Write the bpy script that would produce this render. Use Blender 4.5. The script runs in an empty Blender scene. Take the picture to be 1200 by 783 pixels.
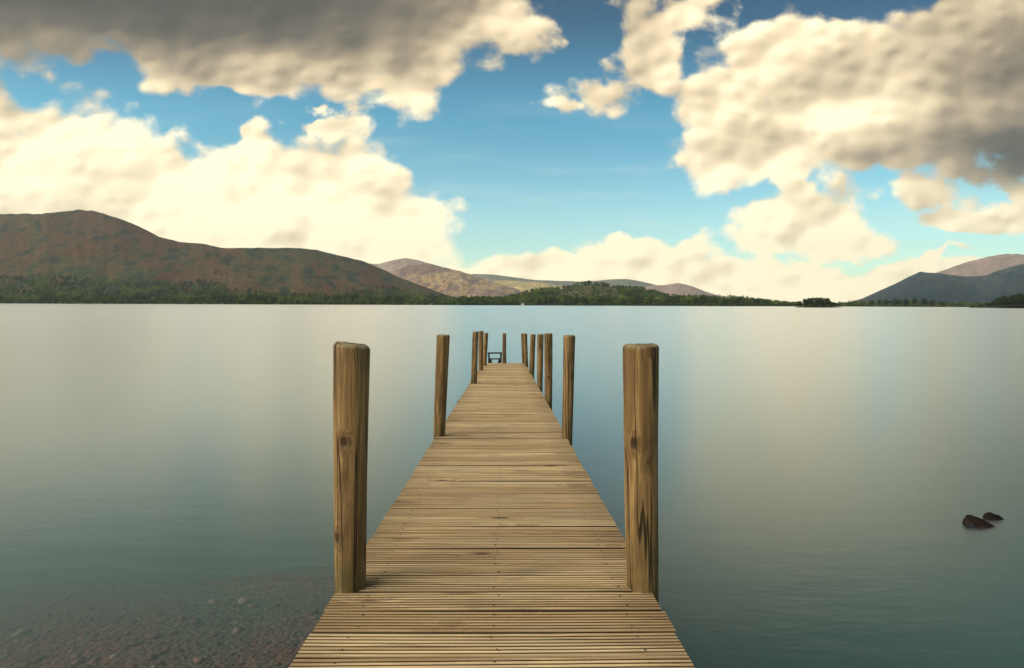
import bpy, bmesh, math, random
from mathutils import Vector, Matrix, noise as mn

rng = random.Random(7)
S = bpy.context.scene
COL = S.collection
R = math.radians

# ------------------------------------------------------------------ camera model
F = 700.0            # focal length in photo pixels (1200 wide)
YH = 356.4           # horizon row on the optical axis
ROLL = 0.0037
CAM_Z = 2.1          # eye above the water
SR, CR = math.sin(ROLL), math.cos(ROLL)

def uv(px, py):
    a, b = px - 600.0, YH - py
    return (a * CR - b * SR) / F, (a * SR + b * CR) / F

def proj(x, y, z):
    u, v = x / y, (z - CAM_Z) / y
    a, b = u * CR + v * SR, -u * SR + v * CR
    return 600 + F * a, YH - F * b

def at(px, py, Y):
    u, v = uv(px, py)
    return Vector((u * Y, Y, CAM_Z + v * Y))

cam_d = bpy.data.cameras.new('camera')
cam = bpy.data.objects.new('camera', cam_d)
COL.objects.link(cam)
cam.matrix_world = Matrix.Translation((0, 0, CAM_Z)) @ Matrix.Rotation(R(90), 4, 'X') @ Matrix.Rotation(ROLL, 4, 'Z')
cam_d.sensor_width = 36.0
cam_d.lens = F / 1200 * 36.0
cam_d.shift_y = -(391.5 - YH) / 1200
cam_d.clip_start = 0.05
cam_d.clip_end = 60000
S.camera = cam

S.view_settings.view_transform = 'Standard'
S.view_settings.look = 'None'
S.view_settings.gamma = 1.0
S.view_settings.exposure = 0.85
S.view_settings.use_curve_mapping = False
S.render.engine = 'CYCLES'
S.cycles.use_denoising = True
S.cycles.max_bounces = 8
S.cycles.transparent_max_bounces = 12
S.cycles.volume_bounces = 2
S.cycles.caustics_reflective = False
S.cycles.caustics_refractive = False

# ------------------------------------------------------------------ node helpers
class NT:
    def __init__(self, tree):
        self.t = tree
    def n(self, typ, **kw):
        nd = self.t.nodes.new(typ)
        for k, v in kw.items():
            setattr(nd, k, v)
        return nd
    def l(self, a, b):
        self.t.links.new(a, b)
    def put(self, sock, val):
        if isinstance(val, bpy.types.NodeSocket):
            self.l(val, sock)
        elif val is not None:
            if hasattr(sock.default_value, '__len__') and not hasattr(val, '__len__'):
                val = (val,) * len(sock.default_value)
            if hasattr(sock.default_value, '__len__') and len(sock.default_value) == 4 and len(val) == 3:
                val = (*val, 1.0)
            sock.default_value = val
    def math(self, op, a, b=None, c=None, clamp=False):
        nd = self.n('ShaderNodeMath', operation=op, use_clamp=clamp)
        self.put(nd.inputs[0], a)
        if b is not None: self.put(nd.inputs[1], b)
        if c is not None: self.put(nd.inputs[2], c)
        return nd.outputs[0]
    def vmath(self, op, a, b=None, out=0):
        nd = self.n('ShaderNodeVectorMath', operation=op)
        self.put(nd.inputs[0], a)
        if b is not None: self.put(nd.inputs[1], b)
        return nd.outputs[out]
    flat = False
    def noise(self, vec, scale, detail=4, rough=0.5, dist=0.0, color=False):
        nd = self.n('ShaderNodeTexNoise')
        if self.flat: nd.noise_dimensions = '2D'
        self.put(nd.inputs['Vector'], vec)
        self.put(nd.inputs['Scale'], scale)
        self.put(nd.inputs['Detail'], detail)
        self.put(nd.inputs['Roughness'], rough)
        self.put(nd.inputs['Distortion'], dist)
        return nd.outputs['Color' if color else 'Fac']
    def vor(self, vec, scale, feature='F1', out='Distance', rand=1.0):
        nd = self.n('ShaderNodeTexVoronoi', feature=feature)
        self.put(nd.inputs['Vector'], vec)
        self.put(nd.inputs['Scale'], scale)
        if 'Randomness' in nd.inputs: self.put(nd.inputs['Randomness'], rand)
        return nd.outputs[out]
    def rng(self, val, a, b, c=0.0, d=1.0, smooth=True):
        nd = self.n('ShaderNodeMapRange', interpolation_type='SMOOTHSTEP' if smooth else 'LINEAR')
        nd.clamp = True
        for i, x in enumerate((val, a, b, c, d)):
            self.put(nd.inputs[i], x)
        return nd.outputs[0]
    def mix(self, fac, a, b, blend='MIX'):
        nd = self.n('ShaderNodeMix', data_type='RGBA', blend_type=blend)
        nd.clamp_factor = True
        self.put(nd.inputs['Factor'], fac)
        self.put(nd.inputs[6], a)
        self.put(nd.inputs[7], b)
        return nd.outputs[2]
    def mapping(self, vec, loc=(0, 0, 0), rot=(0, 0, 0), scale=(1, 1, 1), typ='POINT'):
        nd = self.n('ShaderNodeMapping', vector_type=typ)
        self.put(nd.inputs['Vector'], vec)
        nd.inputs['Location'].default_value = loc
        nd.inputs['Rotation'].default_value = rot
        nd.inputs['Scale'].default_value = scale
        return nd.outputs[0]
    def comb(self, x, y, z):
        nd = self.n('ShaderNodeCombineXYZ')
        for i, k in enumerate((x, y, z)):
            self.put(nd.inputs[i], k)
        return nd.outputs[0]
    def sep(self, v):
        nd = self.n('ShaderNodeSeparateXYZ')
        self.put(nd.inputs[0], v)
        return nd.outputs
    def attr(self, name, out='Fac'):
        nd = self.n('ShaderNodeAttribute', attribute_name=name)
        return nd.outputs[out]
    def bump(self, height, strength, dist=1.0, normal=None):
        nd = self.n('ShaderNodeBump')
        self.put(nd.inputs['Strength'], strength)
        self.put(nd.inputs['Distance'], dist)
        self.put(nd.inputs['Height'], height)
        if normal is not None: self.put(nd.inputs['Normal'], normal)
        return nd.outputs[0]

def material(name):
    m = bpy.data.materials.new(name)
    m.use_nodes = True
    m.node_tree.nodes.clear()
    k = NT(m.node_tree)
    out = k.n('ShaderNodeOutputMaterial')
    return m, k, out

def principled(k, out, color, rough=0.8, spec=0.3, normal=None):
    b = k.n('ShaderNodeBsdfPrincipled')
    k.put(b.inputs['Base Color'], color)
    k.put(b.inputs['Roughness'], rough)
    k.put(b.inputs['Specular IOR Level'], spec)
    if normal is not None: k.put(b.inputs['Normal'], normal)
    k.l(b.outputs[0], out.inputs['Surface'])
    return b

def coords(k, which='Object'):
    return k.n('ShaderNodeTexCoord').outputs[which]

# ------------------------------------------------------------------ object helpers
def mesh_obj(name, verts, faces, mat=None, parent=None, smooth=False, attrs=None):
    me = bpy.data.meshes.new(name)
    off = parent.location if parent is not None else Vector((0, 0, 0))
    me.from_pydata([(v[0] - off[0], v[1] - off[1], v[2] - off[2]) for v in verts], [], faces)
    me.update()
    if smooth:
        me.polygons.foreach_set('use_smooth', [True] * len(me.polygons))
    for an, vals in (attrs or {}).items():
        a = me.attributes.new(an, 'FLOAT', 'POINT')
        a.data.foreach_set('value', vals)
    o = bpy.data.objects.new(name, me)
    COL.objects.link(o)
    if mat: me.materials.append(mat)
    if parent is not None: o.parent = parent
    return o

def empty(name, loc):
    o = bpy.data.objects.new(name, None)
    o.location = loc
    o.empty_display_size = 0.3
    COL.objects.link(o)
    return o

def tag(o, label=None, cat=None, group=None, kind=None):
    if label: o['label'] = label
    if cat: o['category'] = cat
    if group: o['group'] = group
    if kind: o['kind'] = kind
    return o

def interp(pts, x):
    if x <= pts[0][0]: return pts[0][1]
    for (x0, y0), (x1, y1) in zip(pts, pts[1:]):
        if x <= x1:
            return y0 + (y1 - y0) * (x - x0) / max(1e-9, x1 - x0)
    return pts[-1][1]

def fbm(x, y, z=0.0, o=5, h=0.9):
    return mn.fractal(Vector((x, y, z)), h, 2.0, o)

def box_vf(c, sx, sy, sz):
    v = [(c[0] + i * sx / 2, c[1] + j * sy / 2, c[2] + k * sz / 2) for i in (-1, 1) for j in (-1, 1) for k in (-1, 1)]
    f = [(0, 1, 3, 2), (4, 6, 7, 5), (0, 4, 5, 1), (2, 3, 7, 6), (0, 2, 6, 4), (1, 5, 7, 3)]
    return v, f

# ------------------------------------------------------------------ light
SUN_AZ, SUN_EL = R(-112), R(42)      # azimuth from +Y, clockwise; sun stands to the left, a little behind
sd = Vector((math.sin(SUN_AZ) * math.cos(SUN_EL), math.cos(SUN_AZ) * math.cos(SUN_EL), math.sin(SUN_EL)))
sl = bpy.data.lights.new('sun', 'SUN')
sl.energy = 2.6
sl.angle = R(60)
sl.color = (1.0, 0.86, 0.64)
so = bpy.data.objects.new('sun', sl)
COL.objects.link(so)
so.rotation_euler = (-sd).to_track_quat('-Z', 'Y').to_euler()

# ------------------------------------------------------------------ sky
W = bpy.data.worlds.new('World')
S.world = W
W.use_nodes = True
W.node_tree.nodes.clear()
k = NT(W.node_tree)
wout = k.n('ShaderNodeOutputWorld')
bg = k.n('ShaderNodeBackground')
k.l(bg.outputs[0], wout.inputs[0])
SKY_STR = 0.1
sky = k.n('ShaderNodeTexSky', sky_type='NISHITA')
sky.sun_disc = False
sky.sun_elevation = SUN_EL
sky.sun_rotation = SUN_AZ % (2 * math.pi)
sky.air_density = 1.0
sky.dust_density = 1.0
sky.ozone_density = 1.5
d = coords(k, 'Generated')
dx, dy, dz = k.sep(d)
ady = k.math('MAXIMUM', k.math('ABSOLUTE', dy), 0.15)
u_ = k.math('DIVIDE', dx, ady)
v_ = k.math('DIVIDE', k.math('MAXIMUM', dz, -0.02), ady)
p = k.comb(u_, v_, 0.0)
# domain warp so that cloud rims curl
k.flat = True
w1 = k.noise(p, 4.2, 4, 0.5, color=True)
warp = k.vmath('MULTIPLY', k.vmath('SUBTRACT', w1, (0.5, 0.5, 0.5)), (0.115, 0.09, 0.0))
pw = k.vmath('ADD', p, warp)
w2 = k.noise(p, 15.0, 4, 0.55, color=True)
pw2 = k.vmath('ADD', pw, k.vmath('MULTIPLY', k.vmath('SUBTRACT', w2, (0.5, 0.5, 0.5)), (0.075, 0.06, 0.0)))
pn = k.vmath('ADD', k.comb(u_, k.math('MULTIPLY', v_, 1.35), 3.7), k.vmath('MULTIPLY', warp, (.6, .6, 0)))
fb1 = k.noise(pn, 5.2, 6, 0.50)
fb3 = k.noise(pn, 16.0, 7, 0.60)
soft = k.noise(pn, 5.2, 2.0, 0.45)
soft2 = k.noise(k.vmath('ADD', pn, (-0.035, 0.045, 0.0)), 5.2, 2.0, 0.45)
med = k.noise(pn, 12.0, 2.5, 0.45)
med2 = k.noise(k.vmath('ADD', pn, (-0.016, 0.020, 0.0)), 12.0, 2.5, 0.45)

def blob(cx, cy, rx, ry, rot=0.0, src=None):
    """1 at the centre, 0 on the ellipse, negative outside (photo pixels)"""
    u, v = uv(cx, cy)
    m = k.mapping(src if src is not None else (pw if max(rx, ry) > 64 else pw2), (u, v, 0), (0, 0, R(rot)), (rx / F, ry / F, 1.0), 'TEXTURE')
    ln = k.vmath('LENGTH', m, out=1)
    if src is None and max(rx, ry) <= 64:      # small clouds are thin: a gentler, translucent profile
        return k.math('MULTIPLY_ADD', ln, -0.50, 0.46)
    return k.math('SUBTRACT', 1.0, ln)

def union(vals, s=0.25):
    acc = None
    for b in vals:                       # one at a time: keeps the shader's register use low
        acc = b if acc is None else k.math('SMOOTH_MAX', acc, b, s)
    return acc

clouds = [
    (330, -15, 260, 60, 0),
    # upper left grey bank
    (60, -14, 260, 96, -6), (250, 26, 220, 90, -8), (400, 50, 150, 84, -8), (470, 75, 70, 66, 0), (500, 108, 30, 34, 0),
    (500, 5, 150, 60, 10), (607, 32, 48, 54, 0), (590, -20, 60, 40, 0), (300, 94, 90, 26, -6),
    # left bright bank
    (0, 215, 150, 118, -20), (110, 236, 170, 100, -20), (230, 256, 190, 84, -19), (330, 262, 170, 80, -20), (306, 190, 40, 36, 20), (303, 164, 15, 18, 0), (425, 250, 130, 66, -20),
    (500, 268, 58, 40, -15), (60, 310, 260, 90, 0), (350, 320, 200, 60, 0),
    # middle wisps
    (408, 154, 22, 32, -25), (386, 160, 28, 10, -10), (384, 134, 16, 10, 20),
    (694, 112, 62, 34, 6), (652, 127, 26, 15, 0), (714, 100, 40, 40, 0), (765, 58, 46, 74, 28), (815, 6, 64, 40, 30), (748, 0, 34, 36, 0),
    # right big bank
    (860, 120, 74, 62, 20), (930, 66, 86, 58, 20), (1000, 104, 170, 94, 0), (1120, 100, 160, 110, 0), (1230, 110, 130, 130, 0),
    (826, 192, 50, 38, -8), (896, 182, 88, 36, 0), (1010, 170, 180, 36, 0), (1075, 34, 60, 32, 10), (965, 26, 60, 26, 10), (1150, 20, 90, 50, 8),
    # under it
    (940, 266, 92, 32, -4), (968, 246, 56, 26, 0), (1004, 286, 50, 20, 0), (884, 278, 58, 24, 0),
    (1085, 236, 46, 30, 0), (1130, 262, 90, 16, 0), (1195, 252, 56, 26, 0), (1192, 222, 44, 15, 0),
    # along the horizon
    (735, 300, 66, 26, 0), (728, 280, 24, 14, 0), (660, 320, 100, 24, 0), (800, 302, 60, 20, 0), (830, 322, 130, 24, 0),
    (960, 312, 46, 14, 0), (960, 334, 170, 26, 0), (1120, 322, 150, 20, 0), (1100, 298, 60, 9, 0), (600, 334, 170, 20, 0), (700, 350, 700, 18, 0),
]
B = union((blob(*c) for c in clouds), 0.14)
# the shading blobs are evaluated after the cloud blobs (keeps the shader's register use low)
pd = k.vmath('ADD', pw, k.vmath('MULTIPLY', k.comb(B, B, 0.0), (1e-6, 1e-6, 0.0)))
def puff(vec, sc):
    nd = k.n('ShaderNodeTexVoronoi', feature='SMOOTH_F1', voronoi_dimensions='2D')
    k.put(nd.inputs['Vector'], vec); nd.inputs['Scale'].default_value = sc
    nd.inputs['Smoothness'].default_value = 0.55
    return nd.outputs['Distance']
po = k.vmath('ADD', pn, (-0.020, 0.030, 0.0))
pf1, pf1o, pf2 = puff(pn, 8.5), puff(po, 8.5), puff(pn, 21.0)
pf2o = puff(k.vmath('ADD', pn, (-0.008, 0.012, 0.0)), 21.0)
det = k.math('ADD', k.math('MULTIPLY', k.math('SUBTRACT', fb1, 0.5), 0.62), k.math('MULTIPLY', k.math('SUBTRACT', fb3, 0.5), 0.50))
det = k.math('ADD', det, k.math('ADD', k.math('MULTIPLY', k.math('SUBTRACT', 0.42, pf1), 0.34), k.math('MULTIPLY', k.math('SUBTRACT', 0.42, pf2), 0.30)))
dens0 = k.math('ADD', k.math('MINIMUM', B, 0.7), det)
dens = k.rng(dens0, -0.05, 0.24)
# high cover above the picture and behind, so that the whole dome is a cloudy sky
k.flat = False
hi = k.noise(k.mapping(d, scale=(1, 1, 1.6)), 2.6, 6, 0.5)
himask = k.rng(v_, 0.56, 0.80)
hidens = k.math('MULTIPLY', k.rng(hi, 0.50, 0.68), himask)
# thin veils
veil = k.noise(k.mapping(p, rot=(0, 0, R(6)), scale=(1.0, 8.0, 1.0)), 2.6, 4, 0.5)
veilm = k.math('MULTIPLY', k.math('MULTIPLY', k.rng(veil, 0.48, 0.75), 0.30), k.rng(v_, 0.40, 0.18))
# soft relief of the cloud faces
rel = k.math('ADD', k.math('MULTIPLY', k.math('SUBTRACT', soft, soft2), 0.14), k.math('MULTIPLY', k.math('SUBTRACT', med, med2), 0.06))
rel = k.math('ADD', rel, k.math('MULTIPLY', k.math('SUBTRACT', k.noise(k.vmath('MULTIPLY', pw, (1, 1.5, 0)), 3.4, 2, 0.4), 0.5), 0.36))
rel = k.math('ADD', rel, k.math('ADD', k.math('MULTIPLY', k.math('SUBTRACT', pf1o, pf1), 0.36), k.math('MULTIPLY', k.math('SUBTRACT', pf2o, pf2), 0.30)))

def dark(cx, cy, rx, ry, rot, amt):
    b = blob(cx, cy, rx, ry, rot, pd)
    return k.math('MULTIPLY', k.rng(b, -0.10, 0.95), amt)

darks = [(180, -60, 600, 200, 4, .92), (430, 30, 200, 80, -8, .20), (1235, 180, 290, 62, 2, .56), (1270, 120, 220, 170, 0, .34),
         (1030, 200, 150, 30, 0, .15), (1200, 30, 230, 120, 0, .22), (880, 165, 130, 60, 0, .05), (40, 280, 240, 90, 0, .05), (150, 190, 260, 90, 0, -.08), (750, 30, 130, 110, 0, .12),
         (1010, 90, 220, 120, 0, .07), (1120, 258, 130, 36, 0, .12), (1090, 230, 60, 26, 0, .05), (985, 138, 90, 40, 0, -.12), (830, 110, 60, 80, 20, -.08), (880, 60, 90, 50, 20, -.06), (225, 225, 70, 40, 0, -.10), (330, 215, 90, 44, -15, -.06),
         (120, 250, 80, 40, -10, .10), (380, 280, 90, 26, 0, .07)]
D = None
for a in darks:
    x = dark(*a)
    D = x if D is None else k.math('ADD', D, x)
# thick parts are a little duller than the rims
thick = k.math('MULTIPLY', k.rng(dens0, 0.2, 1.0), 0.05)
shade = k.math('SUBTRACT', k.math('SUBTRACT', k.math('ADD', 0.88, k.math('MULTIPLY', rel, k.rng(D, 0.0, 0.6, 1.0, 0.5))), D), thick)
shade = k.math('ADD', shade, k.rng(v_, 0.34, 0.05, -0.03, 0.17))
shade = k.math('MINIMUM', k.math('MAXIMUM', shade, 0.04), 1.0)
ramp = k.n('ShaderNodeValToRGB')
e = ramp.color_ramp.elements
e[0].position = 0.0; e[0].color = (0.040, 0.036, 0.030, 1)
e[1].position = 1.0; e[1].color = (0.82, 0.715, 0.475, 1)
for pos, c in ((0.25, (0.085, 0.073, 0.056, 1)), (0.5, (0.24, 0.19, 0.125, 1)), (0.78, (0.56, 0.45, 0.285, 1))):
    q = e.new(pos); q.color = c
k.put(ramp.inputs[0], shade)
cloud_col = ramp.outputs[0]
# air: the Nishita sky, graded with height towards teal
tint = k.mix(k.rng(v_, 0.04, 0.34), (0.98, 1.22, 1.00), (0.32, 0.82, 0.79))
tint = k.mix(k.rng(v_, 0.30, 0.52), tint, (0.12, 0.30, 0.36))
tint = k.mix(k.rng(v_, 0.56, 0.85), tint, (0.19, 0.41, 0.30))
skyc = k.mix(1.0, sky.outputs[0], tint, 'MULTIPLY')
skyc = k.vmath('MULTIPLY', skyc, (SKY_STR,) * 3)
c1 = k.mix(veilm, skyc, (0.46, 0.52, 0.46))
c2 = k.mix(k.math('MULTIPLY', hidens, 0.9), c1, (0.30, 0.25, 0.18))
front = k.math('MULTIPLY', dens, k.rng(v_, 0.62, 0.80, 1.0, 0.0))
c3 = k.mix(front, c2, cloud_col)
k.l(c3, bg.inputs['Color'])
bg.inputs['Strength'].default_value = 1.0
W.cycles.sampling_method = 'MANUAL'
W.cycles.sample_map_resolution = 512

# ------------------------------------------------------------------ materials
def mat_hill(name, cols, rock, scale, dark_amt=0.6, strike=0.0):
    """moorland: bracken, grass and dark rock patches"""
    m, k, out = material(name)
    c = coords(k)
    cx_, cy_, cz_ = k.sep(c)
    # patches of ground cover are drawn out down the slope, along the dip of the hill
    cs = k.comb(k.math('MULTIPLY', k.math('MULTIPLY_ADD', cy_, strike, cx_), scale), k.math('MULTIPLY', cy_, scale * 0.12), k.math('MULTIPLY', cz_, scale * 1.25))
    n0 = k.noise(cs, 0.30, 3, 0.5)
    n1 = k.noise(cs, 1.0, 6, 0.6, 0.3)
    n2 = k.noise(cs, 3.3, 6, 0.62)
    n3 = k.noise(cs, 11.0, 4, 0.6)
    a = k.mix(k.rng(k.math('ADD', k.math('MULTIPLY', n1, 0.6), k.math('MULTIPLY', n0, 0.4)), 0.42, 0.56), cols[0], cols[1])
    a = k.mix(k.rng(k.math('ADD', k.math('MULTIPLY', n2, 0.6), k.math('MULTIPLY', n0, 0.4)), 0.465, 0.575), a, cols[2])
    a = k.mix(k.math('MULTIPLY', k.rng(k.math('ADD', n2, k.math('MULTIPLY', n3, 0.35)), 0.72, 0.80), dark_amt), a, rock)
    a = k.mix(1.0, a, k.mix(k.rng(n3, 0.3, 0.7), (0.62, 0.62, 0.62), (1.35, 1.35, 1.35)), 'MULTIPLY')
    principled(k, out, a, 0.95, 0.1, k.bump(n2, 0.22, 12.0))
    return m

M_fell = mat_hill('moorland', [(.074, .028, .011), (.074, .044, .016), (.030, .043, .013)], (.009, .009, .009), .0062, 0.9, 0.42)
M_purple = mat_hill('heather_moor', [(.17, .105, .110), (.24, .16, .135), (.50, .34, .17)], (.09, .06, .075), .005, 0.7)
M_sunny = mat_hill('sunlit_dry_grass', [(.60, .44, .20), (.50, .37, .17), (.36, .29, .14)], (.14, .12, .07), .004, 0.4)  # straw grass with the sunlight on the ridge put into its pale colour
M_far = mat_hill('far_moor', [(.13, .13, .11), (.16, .14, .11), (.12, .12, .10)], (.09, .09, .08), .003, 0.5)
M_farpink = mat_hill('far_scree', [(.30, .20, .185), (.25, .18, .16), (.38, .28, .24)], (.12, .09, .08), .004, 0.5)
M_blue = mat_hill('slate_fell', [(.005, .018, .036), (.013, .028, .042), (.050, .056, .060)], (.003, .009, .020), .0045, 0.8, -0.74)
M_wooded = mat_hill('rough_grass', [(.075, .075, .03), (.11, .075, .035), (.05, .06, .025)], (.03, .035, .018), .012, 0.7)
M_floor = mat_hill('wood_floor', [(.022, .028, .012), (.03, .032, .014), (.04, .04, .016)], (.014, .016, .010), .08, 0.5)
M_bank = mat_hill('shore_grass', [(.05, .06, .025), (.07, .07, .03), (.09, .08, .04)], (.03, .03, .02), .05, 0.5)

def mat_leaf(name, a, b, trans=0.25, own=True):
    m, k, out = material(name)
    t = k.attr('tint')
    oi = k.n('ShaderNodeObjectInfo')
    r = k.math('FRACT', k.math('ADD', t, oi.outputs['Random'])) if own else t
    n = k.noise(coords(k), 0.35, 3, 0.6)
    c = k.mix(k.math('ADD', k.math('MULTIPLY', r, 0.75), k.math('MULTIPLY', k.math('SUBTRACT', n, 0.4), 0.6)), a, b)
    df = k.n('ShaderNodeBsdfDiffuse'); k.put(df.inputs[0], c)
    tr = k.n('ShaderNodeBsdfTranslucent'); k.put(tr.inputs[0], c)
    mx = k.n('ShaderNodeMixShader'); mx.inputs[0].default_value = trans
    k.l(df.outputs[0], mx.inputs[1]); k.l(tr.outputs[0], mx.inputs[2])
    k.l(mx.outputs[0], out.inputs['Surface'])
    return m

M_leaf = mat_leaf('broad_leaves', (.022, .050, .015), (.150, .175, .036))
M_wood = mat_leaf('mixed_wood', (.016, .040, .014), (.20, .24, .05), own=False)
M_leafdark = mat_leaf('dark_leaves', (.020, .034, .014), (.045, .060, .020))
M_needle = mat_leaf('needles', (.016, .032, .018), (.035, .052, .022), 0.1)
m, k2, o2 = material('bark'); principled(k2, o2, k2.mix(k2.noise(coords(k2), 3.0, 4), (.05, .038, .028), (.12, .09, .065)), 0.9, 0.1); M_bark = m

# deck timber
def mat_deck():
    m, k, out = material('weathered_decking')
    c = coords(k)
    rnd = k.attr('plank')
    x, y, z = k.sep(c)
    ro = k.math('MULTIPLY', rnd, 37.0)
    g = k.comb(k.math('ADD', x, ro), y, ro)
    warp = k.vmath('MULTIPLY', k.vmath('SUBTRACT', k.noise(k.mapping(g, scale=(2.2, 9, 1)), 1.0, 2, 0.5, color=True), (.5, .5, .5)), (0, .05, 0))
    gw = k.vmath('ADD', g, warp)
    # knots
    kv = k.mapping(gw, scale=(2.1, 6.6, 1.0))
    kd = k.vor(kv, 1.0)
    knot = k.rng(kd, 0.14, 0.05)
    halo = k.rng(kd, 0.34, 0.06)
    bend = k.math('MULTIPLY', halo, 0.045)
    x2, y2, z2 = k.sep(gw)
    gg = k.comb(x2, k.math('ADD', y2, bend), z2)
    fine = k.noise(k.mapping(gg, scale=(3.0, 330, 1)), 1.0, 5, 0.6)
    mid = k.noise(k.mapping(gg, scale=(0.9, 38, 1)), 1.0, 4, 0.55)
    blot = k.noise(k.mapping(g, scale=(2.6, 5.0, 1)), 1.0, 5, 0.6)
    base = k.mix(rnd, (.47, .325, .178), (.76, .575, .350))
    colr = k.mix(k.rng(mid, 0.34, 0.62, 1, 0), base, (.36, .240, .125))
    colr = k.mix(k.math('MULTIPLY', k.rng(fine, 0.34, 0.54, 1, 0), 0.45), colr, (.17, .105, .055))
    colr = k.mix(k.math('MULTIPLY', k.rng(blot, 0.54, 0.74), 0.45), colr, (.21, .155, .095))
    grey = k.rng(k.noise(k.mapping(g, scale=(1.2, 3, 1), loc=(4, 2, 0)), 1.0, 4, 0.6), 0.52, 0.7)
    colr = k.mix(k.math('MULTIPLY', grey, 0.35), colr, (.42, .35, .26))
    colr = k.mix(k.math('MULTIPLY', halo, 0.35), colr, (.20, .11, .05))
    colr = k.mix(k.math('MULTIPLY', knot, 0.85), colr, (.055, .030, .016))
    # darker in the grooves, down the board sides and at the ends
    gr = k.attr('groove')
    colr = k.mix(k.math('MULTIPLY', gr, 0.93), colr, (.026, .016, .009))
    h = k.math('ADD', k.math('MULTIPLY', fine, 0.6), k.math('MULTIPLY', mid, 0.5))
    principled(k, out, colr, k.rng(blot, 0.3, 0.7, 0.85, 0.62), 0.25, k.bump(h, 0.45, 0.004))
    return m
M_deck = mat_deck()

def mat_post():
    m, k, out = material('round_post_timber')
    c = coords(k)
    oi = k.n('ShaderNodeObjectInfo')
    off = k.math('MULTIPLY', oi.outputs['Random'], 50.0)
    c = k.vmath('ADD', c, k.comb(off, off, off))
    w = k.vmath('MULTIPLY', k.vmath('SUBTRACT', k.noise(c, 3.0, 3, 0.5, color=True), (.5, .5, .5)), (.03, .03, .06))
    cw = k.vmath('ADD', c, w)
    kd = k.vor(k.mapping(cw, scale=(1.0, 1.0, 0.60)), 7.6)
    knot = k.rng(kd, 0.15, 0.05)
    halo = k.rng(kd, 0.34, 0.08)
    bend = k.comb(k.math('MULTIPLY', halo, 0.022), k.math('MULTIPLY', halo, 0.018), 0.0)
    cb = k.vmath('ADD', cw, bend)
    grain = k.noise(k.mapping(cb, scale=(95, 95, 3.2)), 1.0, 5, 0.62)
    band = k.noise(k.mapping(cb, scale=(24, 24, 1.3)), 1.0, 4, 0.55)
    crack = k.noise(k.mapping(c, scale=(20, 20, 0.45), loc=(3, 1, 0)), 1.0, 3, 0.5)
    crackm = k.rng(k.math('ABSOLUTE', k.math('SUBTRACT', crack, 0.5)), 0.022, 0.005)
    blot = k.noise(c, 5.5, 5, 0.62)
    stain = k.noise(k.mapping(c, scale=(9, 9, 2.2)), 1.0, 5, 0.65)
    a = k.mix(k.rng(band, 0.36, 0.64), (.185, .105, .042), (.38, .240, .105))
    a = k.mix(k.math('MULTIPLY', k.rng(grain, 0.38, 0.60, 1, 0), 0.60), a, (.11, .062, .026))
    a = k.mix(k.math('MULTIPLY', k.rng(stain, 0.52, 0.68), 0.60), a, (.095, .055, .026))
    a = k.mix(k.math('MULTIPLY', k.rng(blot, 0.55, 0.72), 0.35), a, (.115, .105, .040))
    a = k.mix(k.math('MULTIPLY', k.attr('endgrain'), 0.8), a, k.mix(grain, (.16, .13, .075), (.30, .26, .16)))
    a = k.mix(k.math('MULTIPLY', halo, 0.40), a, (.085, .040, .018))
    a = k.mix(k.math('MULTIPLY', knot, 0.85), a, (.024, .012, .008))
    a = k.mix(k.math('MULTIPLY', crackm, 0.85), a, (.018, .011, .007))
    # green film low down
    a = k.mix(k.math('MULTIPLY', k.math('MULTIPLY', k.attr('low'), k.rng(blot, 0.35, 0.65)), 0.5), a, (.05, .055, .018))
    h = k.math('SUBTRACT', k.math('ADD', k.math('MULTIPLY', grain, 0.5), k.math('MULTIPLY', band, 0.6)), k.math('ADD', k.math('MULTIPLY', crackm, 0.9), k.math('MULTIPLY', knot, 0.6)))
    principled(k, out, a, 0.72, 0.3, k.bump(h, 0.9, 0.009))
    return m
M_post = mat_post()

m, k2, o2 = material('wet_rough_timber')
n_ = k2.noise(k2.mapping(coords(k2), scale=(40, 2, 40)), 1.0, 5, 0.6)
principled(k2, o2, k2.mix(n_, (.05, .034, .02), (.16, .105, .055)), 0.8, 0.2, k2.bump(n_, 0.4, 0.006)); M_beam = m
m, k2, o2 = material('black_painted_steel')
n_ = k2.noise(coords(k2), 40.0, 4, 0.6)
principled(k2, o2, k2.mix(k2.rng(n_, .55, .7), (.012, .012, .013), (.035, .025, .018)), 0.5, 0.4); M_steel = m
m, k2, o2 = material('wet_dark_rock')
n_ = k2.noise(coords(k2), 14.0, 6, 0.65)
principled(k2, o2, k2.mix(n_, (.004, .0022, .002), (.014, .006, .0045)), k2.rng(n_, .4, .6, .45, .8), 0.2, k2.bump(n_, 0.5, 0.01)); M_rock = m
m, k2, o2 = material('white_render'); principled(k2, o2, k2.mix(k2.noise(coords(k2), 1.0), (.70, .68, .63), (.82, .80, .75)), 0.9, 0.2); M_white = m
m, k2, o2 = material('slate_roof'); principled(k2, o2, k2.mix(k2.noise(coords(k2), 2.0), (.06, .065, .07), (.12, .12, .125)), 0.8, 0.2); M_slate = m

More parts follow.
